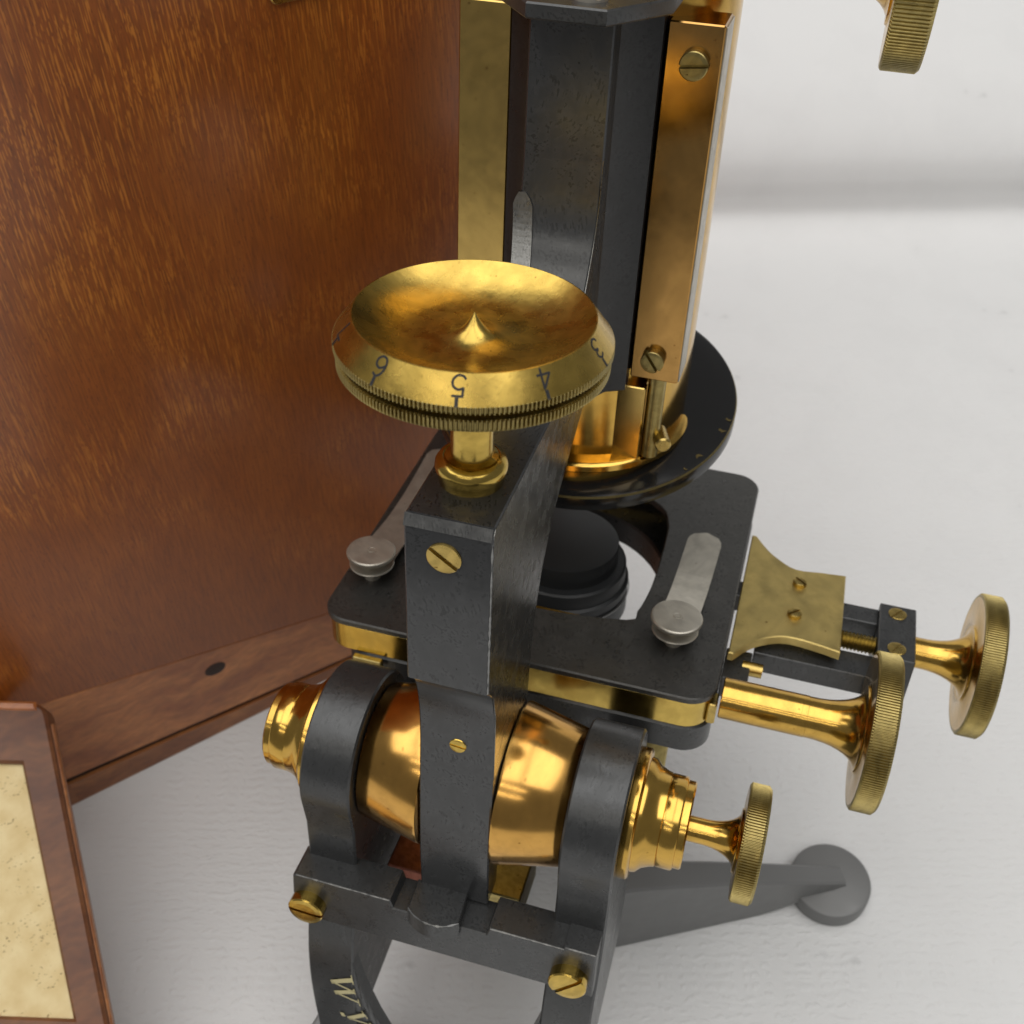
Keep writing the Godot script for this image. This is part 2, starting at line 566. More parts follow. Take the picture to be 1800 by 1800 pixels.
# ------------------------------------------------------------------ the place
func _ready() -> void:
	TM = Transform3D(Basis(Vector3(1, 0, 0), -deg_to_rad(LEAN)), Vector3.ZERO)
	TM.origin = Vector3(0, HIGH, 0) - TM.basis * TRUN
	var cam := Camera3D.new()
	cam.name = "camera"
	add_child(cam)
	var eye := Vector3(55.06, 391.92, 140.58) * MM
	cam.transform = Transform3D(Basis(Vector3(0.9594, -0.01762, -0.28151), -Vector3(0.19475, -0.68057, 0.70632), -Vector3(-0.20403, -0.73247, -0.64951)).orthonormalized(), eye)
	var lens := CameraAttributesPhysical.new()
	lens.frustum_focal_length = 27.33
	lens.frustum_focus_distance = 0.245
	lens.exposure_aperture = 20.0
	lens.frustum_near = 0.02
	lens.frustum_far = 20.0
	cam.attributes = lens
	cam.fov = 47.4
	cam.near = 0.02
	cam.far = 20.0
	cam.current = true

	var we := WorldEnvironment.new()
	we.name = "surroundings"
	var env := Environment.new()
	env.background_mode = Environment.BG_COLOR
	env.background_color = L(0.15, 0.15, 0.152)
	env.tonemap_mode = Environment.TONE_MAPPER_LINEAR
	env.tonemap_exposure = 1.10
	env.sdfgi_enabled = true; env.ssao_enabled = true; env.ssil_enabled = true
	we.environment = env
	add_child(we)
	# three ceiling panels side by side overhead, a little to the left
	for i in 3:
		var a := AreaLight3D.new()
		a.name = "ceiling_light_%d" % (i + 1)
		a.area_size = Vector2(0.92, 1.7)
		a.area_normalize_energy = true
		a.light_energy = 1.05
		a.light_color = Color(1.0, 0.995, 0.985)
		a.shadow_enabled = true
		add_child(a)
		a.look_at_from_position(Vector3(-0.20 + (i - 1) * 1.0, 1.65, 0.0), Vector3(-0.20 + (i - 1) * 1.0, 0, 0.0), Vector3(0, 0, 1))
	# two strip lamps further back, lower towards the room
	for i in 2:
		var a := AreaLight3D.new()
		a.name = "strip_light_%d" % (i + 1)
		a.area_size = Vector2(1.3, 0.05)
		a.area_normalize_energy = true
		a.light_energy = 0.16
		a.light_color = Color(1.0, 0.98, 0.94)
		a.shadow_enabled = true
		add_child(a)
		var at := Vector3(-0.15, 1.55, 1.05 + i * 0.55)
		a.look_at_from_position(at, Vector3(0, 0.15, 0), Vector3(0, 1, 0))
	materials()
	setting()
	case_box()
	tray()
	scope = thing("microscope", "antique brass and black steel microscope with numbered fine focus knob on white paper", "microscope")
	tilting_part()
	stage_part()
	stand_part()

func setting() -> void:
	# white paper: flat on the table, then draped over a low ledge and up a slope behind
	var turn := Transform3D(Basis(Vector3.UP, deg_to_rad(16.4)), Vector3.ZERO)
	var o := obj("table_paper", sheet(pts([900, 0, 300, 0, 0, 0, -200, 0, -350, 0])), M.paper, null, turn)
	o.set_meta("kind", "structure")
	var prof := curve([-350, 0, -375, 0.3, -395, 0.6, -414, 2, -428, 5, -437, 11, -439, 20, -439, 32, -443, 45, -455, 60, -476, 77, -514, 98, -600, 135, -740, 205, -950, 330, -1200, 600], 8)
	o = obj("backdrop_paper", sheet(prof), M.backdrop, null, turn)
	o.set_meta("kind", "structure")

func sheet(prof: PackedVector2Array) -> MB:    # (z, y) from near to far
	var mb := MB.new()
	var run := 0.0
	for i in prof.size() - 1:
		var a := prof[i]
		var b := prof[i + 1]
		var ln := a.distance_to(b)
		var ns: Array = []
		for j in [i, i + 1]:
			var d := (prof[mini(j + 1, prof.size() - 1)] - prof[maxi(j - 1, 0)]).normalized()
			ns.append(Vector3(0, -d.x, d.y).normalized())
		var w := 1400.0
		var A := Vector3(-w, a.y, a.x)
		var B := Vector3(w, a.y, a.x)
		var C := Vector3(w, b.y, b.x)
		var D := Vector3(-w, b.y, b.x)
		var s := 1.0 / 150.0
		mb.tri(A, B, C, ns[0], ns[0], ns[1], Vector2(-w * s, run * s), Vector2(w * s, run * s), Vector2(w * s, (run + ln) * s))
		mb.tri(A, C, D, ns[0], ns[1], ns[1], Vector2(-w * s, run * s), Vector2(w * s, (run + ln) * s), Vector2(-w * s, (run + ln) * s))
		run += ln
	return mb

func case_box() -> void:
	# foot of the front face at the left (world mm); local u along the face to the right, v up, w out of the face
	var t := thing("wooden_case", "tall varnished mahogany case with streaked grain standing behind the microscope", "case", Vector3(-169, 0, -21.6))
	t.basis = Basis(Vector3(0.666, 0, -0.746), Vector3(0, 1, 0), Vector3(0.746, 0, 0.666)).orthonormalized()
	var right := 212.0
	obj("carcass", box(Vector3(-14.5, 0.3, -190), Vector3(right - 0.5, 380, -3), 1.5), M.wood, t)
	# front panel with a slanting lower edge, then a cross-grained band, a dark strip and a foot strip, all tapering
	obj("front_panel", extrude(pts([-14, 65, 7, 60.5, 112, 38.0, right, 16.5, right, 380, -14, 380]), -3, 0, 0.25, Transform3D(), [], null, 1.0 / 340.0), M.wood, t)
	obj("lower_band", extrude(pts([-14, 64.8, 7, 60.3, 112, 37.8, right, 16.3, right, 0.9, 112, 7.0, 78, 9.6, 1, 15.6, -14, 16.8]), -3, -0.06, 0.25, Transform3D(), [], null, 1.0 / 150.0), M.rail, t)
	obj("dark_strip", extrude(pts([-14, 16.8, 1, 15.6, 78, 9.6, 112, 7.0, right, 1.4, right, 0.4, 112, 5.2, 78, 7.6, 1, 12.8, -14, 13.9]), -3, -0.9, 0.0), M.dark_strip, t)
	obj("foot_strip", extrude(pts([-14, 13.9, 1, 12.8, 78, 7.6, 112, 5.2, right, 0.5, right, 0.2, -14, 0.2]), -3, 0.5, 0.04, Transform3D(), [], null, 1.0 / 150.0), M.tray, t)
	obj("plug", lathe([[0.0, 0.25], [3.1, 0.2], [4.0, 0.05], [4.2, -0.5]], 28), M.dark_strip, t, Transform3D(Basis().scaled(Vector3(1, 0.78, 1)), Vector3(62.5, 37.5, 0)), "dark round plug in the lower band")
	obj("lock_plate", extrude(rect(127, 268, 143, 296, 2), 0, 1.2, 0.3), M.brass, t, Transform3D(), "brass fitting at the top of the picture")

func tray() -> void:
	# a framed lid leaning with its far end raised against the case; local x to the left, y towards the viewer, z up out of it
	var t := thing("wooden_tray", "brown framed wooden tray lined with stained cream paper, tilted up in front of the case", "tray", Vector3(-154.42, 74, -16.68))
	var d := Vector3(0.5748, -0.3004, 0.7612)
	var f := Vector3(-0.8166, -0.1156, 0.5653)
	t.basis = Basis(f, d, f.cross(d)).orthonormalized()
	var e := Vector2(0.929, -0.371)      # along the far edge
	var wide := 112.0
	var far := e * wide
	var outer := PackedVector2Array([Vector2(2.9, -3.6), Vector2(1.4, -2.6), Vector2(0.4, -1.1), Vector2(0, 1.2), Vector2(0, 212), Vector2(far.x, far.y + 212), far + Vector2(0, -0.4)])
	var k := e / e.x
	var hole := func(y0: float, y1: float) -> PackedVector2Array:
		return PackedVector2Array([Vector2(10.4, y0), Vector2(9.2, y1), Vector2(9.2, y1) + k * 90.0, Vector2(10.4, y0) + k * 88.8])
	var w1: PackedVector2Array = hole.call(14.2, 93.8)
	var w2: PackedVector2Array = hole.call(106.0, 198.0)
	obj("frame", extrude(outer, -8.0, 0.0, 0.9, Transform3D(), [w1, w2], null, 1.0 / 150.0), M.lid, t)
	obj("back_board", extrude(inset(outer, 2.0) if area2(outer) > 0 else inset(outer, -2.0), -7.6, -3.6, 0.2, Transform3D(), [], null, 1.0 / 150.0), M.lid, t)
	obj("paper_lining", extrude(w1, -3.6, -2.2, 0.0, Transform3D(), [], null, 1.0 / 60.0), M.cream, t)
	obj("paper_lining", extrude(w2, -3.6, -2.2, 0.0, Transform3D(), [], null, 1.0 / 60.0), M.cream, t)
	# far edge highlight put into a lighter strip, and a thin bead along the right side
	obj("far_highlight", extrude(PackedVector2Array([Vector2(2.6, -4.3), Vector2(2.6, -4.3) + e * (wide - 4.0), Vector2(2.2, -0.6) + e * (wide - 4.0), Vector2(2.2, -0.6)]), -5.0, 0.5, 0.8, Transform3D(), [], null, 1.0 / 150.0), M.rail, t)
	obj("side_bead", extrude(PackedVector2Array([Vector2(-0.8, 4), Vector2(0.3, 4), Vector2(0.3, 211), Vector2(-0.8, 211)]), -4.6, -2.2, 0.35, Transform3D(), [], null, 1.0 / 150.0), M.tray, t)

# ------------------------------------------------------------------ limb, tube, focus
func ribbon(lines: Array, half: float, place: Callable, mb: MB) -> void:
	# flat strokes in (u, v), laid on a surface by place(u, v) -> [point, normal]
	for l in lines:
		var p: PackedVector2Array = l
		for i in p.size() - 1:
			var dir := (p[i + 1] - p[i]).normalized()
			var s := Vector2(-dir.y, dir.x) * half
			var a: Array = place.call(p[i] + s - dir * half * 0.4)
			var b: Array = place.call(p[i + 1] + s + dir * half * 0.4)
			var c: Array = place.call(p[i + 1] - s + dir * half * 0.4)
			var e: Array = place.call(p[i] - s - dir * half * 0.4)
			mb.tri(a[0], b[0], c[0], a[1], b[1], c[1])
			mb.tri(a[0], c[0], e[0], a[1], c[1], e[1])

# thin, broken bright lines: rubbed edges with their highlights painted in: [from, to, outward]
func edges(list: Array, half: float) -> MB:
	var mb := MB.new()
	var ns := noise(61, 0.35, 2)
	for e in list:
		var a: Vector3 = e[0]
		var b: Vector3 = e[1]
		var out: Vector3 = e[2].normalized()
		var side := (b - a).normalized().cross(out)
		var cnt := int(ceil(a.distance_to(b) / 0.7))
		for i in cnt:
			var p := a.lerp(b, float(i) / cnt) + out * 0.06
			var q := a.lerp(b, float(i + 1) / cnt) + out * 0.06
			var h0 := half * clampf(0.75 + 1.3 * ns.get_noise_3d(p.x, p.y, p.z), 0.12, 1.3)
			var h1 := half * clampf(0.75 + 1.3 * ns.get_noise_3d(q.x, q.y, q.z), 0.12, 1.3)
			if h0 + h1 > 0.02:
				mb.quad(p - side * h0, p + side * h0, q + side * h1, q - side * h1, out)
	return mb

func digit(k: int) -> Array:
	match k:
		0: return [curve([0, 1, 0.28, 0.8, 0.32, 0.5, 0.28, 0.2, 0, 0, -0.28, 0.2, -0.32, 0.5, -0.28, 0.8, 0, 1], 4)]
		1: return [pts([-0.14, 0.82, 0.06, 1, 0.06, 0])]
		2: return [curve([-0.28, 0.75, -0.1, 0.98, 0.2, 0.93, 0.27, 0.68, 0, 0.35, -0.3, 0.0], 4), pts([-0.3, 0, 0.32, 0])]
		3: return [curve([-0.26, 0.88, 0.0, 1.0, 0.24, 0.84, 0.2, 0.62, -0.04, 0.54], 4), curve([-0.04, 0.54, 0.26, 0.46, 0.32, 0.22, 0.08, 0.0, -0.2, 0.03, -0.32, 0.18], 4)]
		4: return [pts([0.12, 0, 0.12, 1, -0.36, 0.3, 0.36, 0.3])]
		5: return [pts([0.28, 1, -0.2, 1, -0.22, 0.6]), curve([-0.22, 0.6, 0.02, 0.68, 0.28, 0.52, 0.3, 0.22, 0.06, 0.0, -0.2, 0.03, -0.32, 0.16], 4)]
		6: return [curve([0.26, 0.92, 0.02, 1.0, -0.22, 0.78, -0.32, 0.36, -0.22, 0.06, 0.06, 0.0, 0.3, 0.2, 0.26, 0.48, 0.0, 0.58, -0.28, 0.42], 4)]
		7: return [pts([-0.3, 1, 0.3, 1, -0.08, 0])]
		8: return [curve([0, 1, 0.24, 0.8, 0, 0.55, -0.3, 0.26, 0, 0, 0.3, 0.26, 0, 0.55, -0.24, 0.8, 0, 1], 4)]
	return [curve([-0.26, 0.08, -0.02, 0.0, 0.22, 0.22, 0.32, 0.64, 0.22, 0.94, -0.06, 1.0, -0.3, 0.8, -0.26, 0.52, 0.0, 0.42, 0.28, 0.58], 4)]

func tilting_part() -> void:
	# limb: one piece with the neck, the flat shoulder, the block and the strap that runs down over the trunnion
	var p := PackedVector2Array()
	p.append(Vector2(-62, 36.2))
	p.append_array(curve([-62, 8, -60.8, -2, -57.6, -11, -51.5, -20.5, -43, -28.5, -35, -33.4, -27, -36], 4))
	p.append_array(pts([12.6, -36, 13.9, -38.6, 13.9, -78.3, 11.4, -80.6]))
	p.append_array(curve([9.8, -83.0, 8.2, -88, 7.2, -95, 7.0, -104, 7.6, -116, 8.2, -128, 8.2, -142, 7.4, -158], 4))
	p.append_array(pts([0, -158, -2, -120, -22, -120, -22.3, -104]))
	p.append_array(curve([-23.2, -93, -25.2, -86, -28.2, -78.6, -33.0, -72.0, -39, -66.2, -46, -61.6, -54, -57.2, -62, -53.4], 4))
	p.append_array(pts([-76, -53, -76, 36.2]))
	var limb := obj("limb", extrude(p, -8.9, 8.7, 0.35, Transform3D(YZ, Vector3.ZERO)), M.polish, scope, TM, "black steel limb running from neck to trunnion strap")
	# worn cut on the top front edge, its highlight put into a brighter face
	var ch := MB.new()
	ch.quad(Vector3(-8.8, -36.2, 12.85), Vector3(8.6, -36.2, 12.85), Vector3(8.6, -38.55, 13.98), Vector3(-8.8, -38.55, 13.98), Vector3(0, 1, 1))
	obj("worn_highlight", ch, M.bright, limb, Transform3D(), "worn edge with its highlight painted in")
	obj("screw", screw_head(3.5, 0.5, -0.62, 0.5, 0.5, 0.2), M.brass, limb, ax("z", Vector3(-0.6, -44.4, 13.9)))
	obj("screw", screw_head(2.0, 0.5, -0.1, 0.26, 0.35, 0.3), M.gold_old, limb, Transform3D(Basis(Vector3(1, 0, 0), -0.05), Vector3(0.4, -103.3, 6.9)))
	var side := PackedVector2Array()
	side.append_array(curve([13.3, -37.4, 12.4, -36.4, -27, -36.4], 1))
	side.append_array(curve([-27, -36.4, -35, -33.8, -43, -28.9, -51.5, -20.9, -57.6, -11.4, -60.8, -2.4, -61.6, 8], 4))
	side.append_array(curve([-61.6, -53.0, -54, -56.8, -46, -61.2, -39, -65.8, -33.0, -71.6, -28.2, -78.2, -25.2, -85.6, -23.2, -93, -22, -104], 4))
	side.append_array(pts([-21.6, -112, 6.6, -112, 7.0, -92, 9.4, -83.4, 11.2, -80.8, 13.3, -78.5]))
	obj("brushed_side", extrude(side, -8.96, -8.8, 0.0, Transform3D(YZ, Vector3.ZERO)), M.brushed, limb, Transform3D(), "side face brushed to bare steel")
	obj("worn_highlight", edges([[Vector3(8.76, -78, 13.76), Vector3(8.76, -39, 13.76), Vector3(1, 0, 1)]], 0.2), M.bright, limb, Transform3D(), "worn edges with their highlight painted in")  # rubbed corner, drawn bright for its highlight
	# pale blade let into the neck
	var bl := MB.new()
	var prev: Array = []
	var cw := 2.2
	for i in 22:
		var y := -0.8 - i * 1.3
		var z := -62.0
		if y < 8:
			var c := curve([8, -62, -2, -60.8, -11, -57.6, -20.5, -51.5, -28.5, -43], 10)
			for j in c.size() - 1:
				if c[j].x >= y and c[j + 1].x <= y:
					z = lerpf(c[j].y, c[j + 1].y, (c[j].x - y) / maxf(c[j].x - c[j + 1].x, 1e-4))
		var w: float = cw if i > 1 else [0.8, 1.65][i]
		var bx := -8.2 + i * 0.16
		var row := [Vector3(bx - w, y, z + 0.5), Vector3(bx + w, y, z + 0.5), Vector3(bx - w, y, z - 0.5), Vector3(bx + w, y, z - 0.5)]
		if i > 0:
			bl.quad(prev[0], prev[1], row[1], row[0], Vector3(0, 0.3, 1))
			bl.quad(prev[0], row[0], row[2], prev[2], Vector3(-1, 0, 0))
			bl.quad(prev[1], row[1], row[3], prev[3], Vector3(1, 0, 0))
		else:
			bl.quad(row[0], row[1], row[3], row[2], Vector3(0, 1, 0))
		prev = row
	obj("index_blade", bl, M.bright, limb, Transform3D(), "pale rounded steel blade on the neck")

	# dark slide behind the neck, with bevelled sides
	obj("slide", extrude(pts([-8.6, -68, 8.4, -68, 12.0, -74, 16.4, -76.5, 16.4, -88, -16.4, -88, -16.4, -76.5, -12.2, -74]), -36.0, 55.0, 0.4, Transform3D(XZ, Vector3.ZERO)), M.slide, scope, TM)
	# cap plate on top of the neck
	var cap := obj("cap_plate", extrude(pts([-7.6, -54.5, 8.6, -54.5, 19, -70, 19, -92, -19, -92, -19, -70]), -39.6, -36.4, 0.35, Transform3D(XZ, Vector3.ZERO)), M.black, scope, TM)
	obj("screw", screw_head(3.6, 1.6, 0.7), M.nickel, cap, ax("y", Vector3(3.5, 39.6, -62)))
	# brass guide bars on both sides
	for s in [-1.0, 1.0]:
		var b := obj("guide_bar", box(Vector3(s * 17.0, -51.6, -90), Vector3(s * 29.0, 33.4, -78.4), 0.35), M.bar_shaded if s > 0 else M.bar, scope, TM)
		if s > 0:
			obj("side_reflection", box(Vector3(29.0, -51.2, -89.6), Vector3(29.35, 33.0, -78.9), 0.1), M.nickel, b, Transform3D(), "pale strip for the white reflection on the side of the guide bar")  # added strip, its pale colour stands for the side's white reflection
			obj("screw", screw_head(3.1, 2.2, 0.12, 0.42), M.worn, b, ax("z", Vector3(23.4, 25.2, -78.4)))
			obj("screw", screw_head(2.9, 2.4, -0.95, 0.4), M.worn, b, ax("z", Vector3(22.4, -45.6, -78.4)))
	# the tube and its dovetail
	obj("body_tube", lathe([[28.9, -82], [29.1, -78], [29.1, 150]], 128), M.gold, scope, TM * ax("y", Vector3(0, 0, -105)))
	obj("dovetail_rib", box(Vector3(-21.2, -78.0, -100), Vector3(21.2, -55.2, -79.6), 0.3), M.bar, scope, TM)
	obj("dovetail_back", box(Vector3(-16.6, -53.0, -100), Vector3(16.6, 60, -88.2), 0.3), M.gold, scope, TM)
	obj("pinion_rod", lathe([[2.3, -76], [2.3, 0]], 20), M.worn, scope, TM * ax("y", Vector3(23.6, 0, -82.5)))
	obj("stop_pin", lathe([[2.1, -4], [2.1, 2.6], [1.7, 3.0], [0, 3.0]], 28), M.brass, scope, TM * Transform3D(Basis(Vector3(0, 1, 0), 0.35), Vector3(26.6, -70.5, -81.6)))
	# tilted dust-proof nosepiece
	var nt := Transform3D(Basis(Vector3(1, 0, 0), deg_to_rad(11.6)), Vector3(0, -76, -110.3))
	obj("tube_flange", lathe([[0, -76.4], [29.8, -76.4], [30.5, -76.6], [31.0, -77.2], [31.0, -78.8], [30.2, -79.6], [29.0, -80], [29, -92]], 128), M.gold, scope, TM * ax("y", Vector3(0, 0, -102)))
	var nose := obj("nosepiece", lathe([[0, 0.5], [36.0, 0.5], [37.5, 0.35], [41.9, -0.1], [42.8, -0.35], [43.1, -0.9], [43.1, -5.2], [42.4, -6.0], [30, -7.0]], 144), M.enamel, scope, TM * nt * ax("y"))
	obj("worn_rim", lathe([[42.8, -0.30], [43.15, -0.85]], 144), M.tarnished, nose, Transform3D(), "rim worn to brass")
	obj("nosepiece_ring", lathe([[30, -6.9], [24.5, -7.4], [23.0, -11.0], [18, -12.5], [0, -12.5]], 96), M.worn, scope, TM * nt * ax("y"))
	for e in [[1.50, 41.6, 1.2], [1.38, 41.2, 1.5], [1.08, 40.6, 1.8], [0.93, 41.8, 0.8]]:
		var chip := MB.new()
		var rim_pt := Vector3(cos(e[0]) * e[1], sin(e[0]) * e[1], 0.0)
		for i in 7:
			var a0 := TAU * i / 7.0
			var a1 := TAU * (i + 1) / 7.0
			var r0: float = e[2] * (0.6 + 0.4 * sin(i * 2.3 + e[1]))
			var r1: float = e[2] * (0.6 + 0.4 * sin(((i + 1) % 7) * 2.3 + e[1]))
			chip.flat(rim_pt, rim_pt + Vector3(cos(a0) * r0, sin(a0) * r0, 0), rim_pt + Vector3(cos(a1) * r1, sin(a1) * r1, 0), Vector3(0, 0, 1))
		obj("worn_chip", chip, M.tarnished, nose, Transform3D(Basis(), Vector3(0, 0, 0.07)))
	# coarse focus knob, cut by the top of the picture
	knob("coarse_focus_knob", TM * ax("x", Vector3(60.8, 44.0, -103)), 21.5, 8.6, 30.0, 5.0, 150, M.worn)

	# fine focus: dished head with numbered bevel
	var kt := TM * ax("y", Vector3(-0.2, 0, -1.2))
	var head := obj("fine_focus_knob", lathe([[0, 0], [0.12, -0.2], [0.75, -1.15], [1.4, -2.1], [2.2, -3.05], [3.3, -3.85], [4.8, -4.4], [6.6, -4.7], [8.6, -4.8], [11, -4.7], [13.5, -4.3], [15.8, -3.55], [17.8, -2.65], [19.4, -1.75], [20.6, -0.85], [21.4, -0.15], [21.6, 0.0], [21.85, -0.06], [25.0, -4.2], [25.2, -4.5]], 160), M.dish, scope, kt)
	obj("knurled_rim", lathe([[24.9, -4.3], [25.25, -4.45, 0.6], [25.25, -5.9, 0.6], [24.4, -6.1], [22.8, -6.3], [22.8, -7.2], [24.4, -7.35], [24.9, -7.5, 0.6], [24.9, -9.2, 0.6], [24.4, -9.6], [12, -10.4], [6, -11]], 160, 200), M.worn, head)
	for k in 10:
		var mb := MB.new()
		var mid := deg_to_rad(11.5 + (5 - k) * -36.0 * -1.0)
		var put := func(q: Vector2) -> Array:
			# q.x along the rim, q.y from the rim's top (0) down the bevel (1)
			var r := lerpf(21.85, 25.0, q.y)
			var h := lerpf(-0.06, -4.2, q.y)
			var a := mid + q.x / 24.0
			var nn := Vector3(cos(a) * 0.796, sin(a) * 0.796, 0.605)
			return [Vector3(cos(a) * r, sin(a) * r, h) + nn * 0.035, nn]
		var lines: Array = []
		for l in digit(k):
			var c := PackedVector2Array()
			for e in l:
				c.append(Vector2(-e.x * 3.5, 0.07 + e.y * 0.66))
			lines.append(c)
		ribbon_scaled(lines, put, mb, 0.21)
		ribbon_scaled([pts([-0.2, 0.80, -0.2, 1.06])], put, mb, 0.3)
		obj("numeral", mb, M.ink, head)
	obj("fine_focus_stem", lathe([[4.15, -9], [4.15, -29.8], [5.2, -30.2], [5.2, -30.9]], 64), M.gold_old, scope, kt)
	obj("fine_focus_collar", lathe([[4.2, -31.0], [5.6, -30.4], [6.5, -30.8], [7.1, -31.8], [7.2, -32.8], [6.7, -34.4], [6.4, -36.2]], 72), M.gold_old, scope, kt)

# strokes whose width is in mm although v is a share of the bevel's length
func ribbon_scaled(lines: Array, place: Callable, mb: MB, half: float) -> void:
	for l in lines:
		var p: PackedVector2Array = l
		for i in p.size() - 1:
			var dir := Vector2(p[i + 1].x - p[i].x, (p[i + 1].y - p[i].y) * 5.2)
			dir = dir.normalized()
			var s := Vector2(-dir.y, dir.x / 5.2) * half
			var e := Vector2(dir.x, dir.y / 5.2) * half * 0.5
			var a: Array = place.call(p[i] + s - e)
			var b: Array = place.call(p[i + 1] + s + e)
			var c: Array = place.call(p[i + 1] - s + e)
			var d: Array = place.call(p[i] - s - e)
			mb.tri(a[0], b[0], c[0], a[1], b[1], c[1])
			mb.tri(a[0], c[0], d[0], a[1], c[1], d[1])

# milled knob along local z: stem from -long to 0, then the bell and the head (thick wide)
func knob(called: String, t: Transform3D, r: float, thick: float, long: float, stem: float, teeth: int, rim: Material, bell := 0.55) -> MeshInstance3D:
	var n := obj(called, lathe([[r - 1.2, 0.0], [r - 0.5, 0.12], [r, 0.55, 0.42], [r, thick - 0.8, 0.42], [r - 0.7, thick - 0.1], [r - 1.6, thick], [r * 0.5, thick - 0.3], [0, thick - 0.3]], 96, teeth), rim, scope, t)
	var prof := [[stem, -long]]
	var b := r * bell
	prof.append([stem, -b * 1.15])
	for i in 9:
		var f := (i + 1) / 9.0
		var a := f * PI / 2
		prof.append([stem + (b - stem) * (1 - cos(a)), -b * 1.15 * (1 - sin(a)) - 0.5])
	prof.append([b + 0.5, -0.6])
	prof.append([b + 0.8, -0.15])
	prof.append([b + 1.4, 0.1])
	prof.append([r - 1.2, 0.0])
	obj("stem", lathe(prof, 72), M.gold, n)
	return n

# ------------------------------------------------------------------ stage
func stage_part() -> void:
	var yt := -120.0
	var hole := PackedVector2Array()
	hole.append_array(curve([-25.5, -65.7, 0, -62.6, 25.2, -65.7, 27.6, -70.3, 29.0, -78.4, 29.5, -88, 29.2, -107, 28.3, -114, 25, -121, 12, -129, 0, -131, -12, -129, -25, -121, -29.3, -107, -29.5, -88, -29, -78, -27.6, -70.3], 3))
	var up := Transform3D(XZ, Vector3(0, yt, 0))
	obj("stage_plate", extrude(rect(-55.5, -147.5, 53.3, -40.6, 7.5, 8), 0, 2.2, 0.4, up, [hole]), M.stage, scope, TM)
	obj("stage_rim", extrude(rect(-54.7, -146.5, 52.6, -41.3, 7.2, 8), 2.2, 11.2, 0.35, up, [rect(-36, -136, 36, -66, 10)]), M.rim, scope, TM, "brass edge below the dark plate")
	obj("under_plate", extrude(rect(-50, -146, 53.5, -42.2, 8, 8), 12.4, 21.5, 0.6, up, [arc(Vector2(0, -98), 31.0, 0, 352.5, 47)]), M.black, scope, TM)
	obj("substage_bracket", box(Vector3(35.5, -163, -47.5), Vector3(43.5, -141.5, -43.5), 0.4), M.worn, scope, TM)
	obj("substage_rail", box(Vector3(-44, -150, -60), Vector3(35.4, -141.6, -46), 0.4), M.black, scope, TM)
	obj("stop_bar", box(Vector3(-45.5, -136, -40.9), Vector3(-37, -131.4, -39.0), 0.3), M.worn, scope, TM)
	# condenser seen through the opening
	var cond := obj("condenser", lathe([[0, -121.4], [14.5, -121.4], [16.2, -121.9], [16.4, -122.6], [16.4, -128.6], [18.6, -128.8], [19.2, -129.4], [19.4, -134], [20.3, -134.6], [20.5, -145], [19, -146], [19, -160], [0, -160]], 96), M.matte, scope, TM * ax("y", Vector3(0, 0, -98)))
	obj("condenser_ring", lathe([[20.6, -137.4], [20.9, -138.0], [20.6, -138.8]], 96), M.bright, cond)
	# spring clips with milled screws
	for s in [-1.0, 1.0]:
		var c := Vector3(39.3 if s > 0 else -47.6, -110.5, -60.5)
		var far := Vector2(41.0 if s > 0 else -48.4, -110.5 if s > 0 else -128.0)
		var at := Vector2(c.x, c.z)
		var dir := (far - at).normalized()
		var nn := Vector2(-dir.y, dir.x)
		var ln := at.distance_to(far)
		var mb := MB.new()
		var prev: Array = []
		for i in 31:
			var f := i / 30.0
			var h := lerpf(4.3, 0.5, smoothstep(0.05, 0.5, f)) + 0.9 * exp(-pow((f - 0.62) / 0.09, 2)) * -0.45 + 0.8 * smoothstep(0.75, 1.0, f)
			var w := 5.1
			var over := f * ln - (ln - 5.1)
			if over > 0: w = sqrt(maxf(5.1 * 5.1 - over * over, 0.02))
			var q := at + dir * ln * f
			var row := [Vector3(q.x - nn.x * w, yt + h, q.y - nn.y * w), Vector3(q.x + nn.x * w, yt + h, q.y + nn.y * w), Vector3(q.x - nn.x * w, yt + h - 0.6, q.y - nn.y * w), Vector3(q.x + nn.x * w, yt + h - 0.6, q.y + nn.y * w)]
			if i > 0:
				mb.quad(prev[0], prev[1], row[1], row[0], Vector3(0, 1, 0))
				mb.quad(prev[2], prev[3], row[3], row[2], Vector3(0, -1, 0))
				mb.quad(prev[0], row[0], row[2], prev[2], Vector3(-nn.x, 0, -nn.y))
				mb.quad(prev[1], row[1], row[3], prev[3], Vector3(nn.x, 0, nn.y))
			prev = row
		var clip := obj("stage_clip", mb, M.nickel, scope, TM)
		obj("clip_screw", lathe([[0, 0.1], [0.9, 0.1], [1.0, -0.1], [1.12, 0.0], [1.3, 0.0], [6.3, 0.0], [6.5, -0.02], [6.8, -0.25], [6.95, -0.5, 0.25], [6.8, -1.2, 0.25], [4.6, -1.6], [4.2, -2.0, 0.2], [4.1, -3.2, 0.2], [3.6, -3.4], [3.4, -4.2], [6.1, -4.3], [6.3, -4.6], [6.1, -4.9], [2.3, -5.0], [2.3, -9.5]], 64, 90), M.nickel, clip, ax("y", c))
	# traversing plate at the right, its arms, screw and end block
	var tg := PackedVector2Array()
	tg.append_array(curve([55.6, -63.6, 59.6, -69.4, 64, -73.0, 69, -75.0, 76, -74.6, 83.5, -73.2], 3))
	tg.append_array(curve([83.1, -107.6, 76, -106.8, 68.8, -105.9, 64, -108.6, 59.7, -112.6, 55.6, -118.5], 3))
	tg.append_array(pts([54.2, -118.5, 54.2, -63.6]))
	var tongue := obj("traverse_plate", extrude(tg, 0, 3.0, 0.3, Transform3D(XZ, Vector3(0, -122, 0))), M.satin, scope, TM)
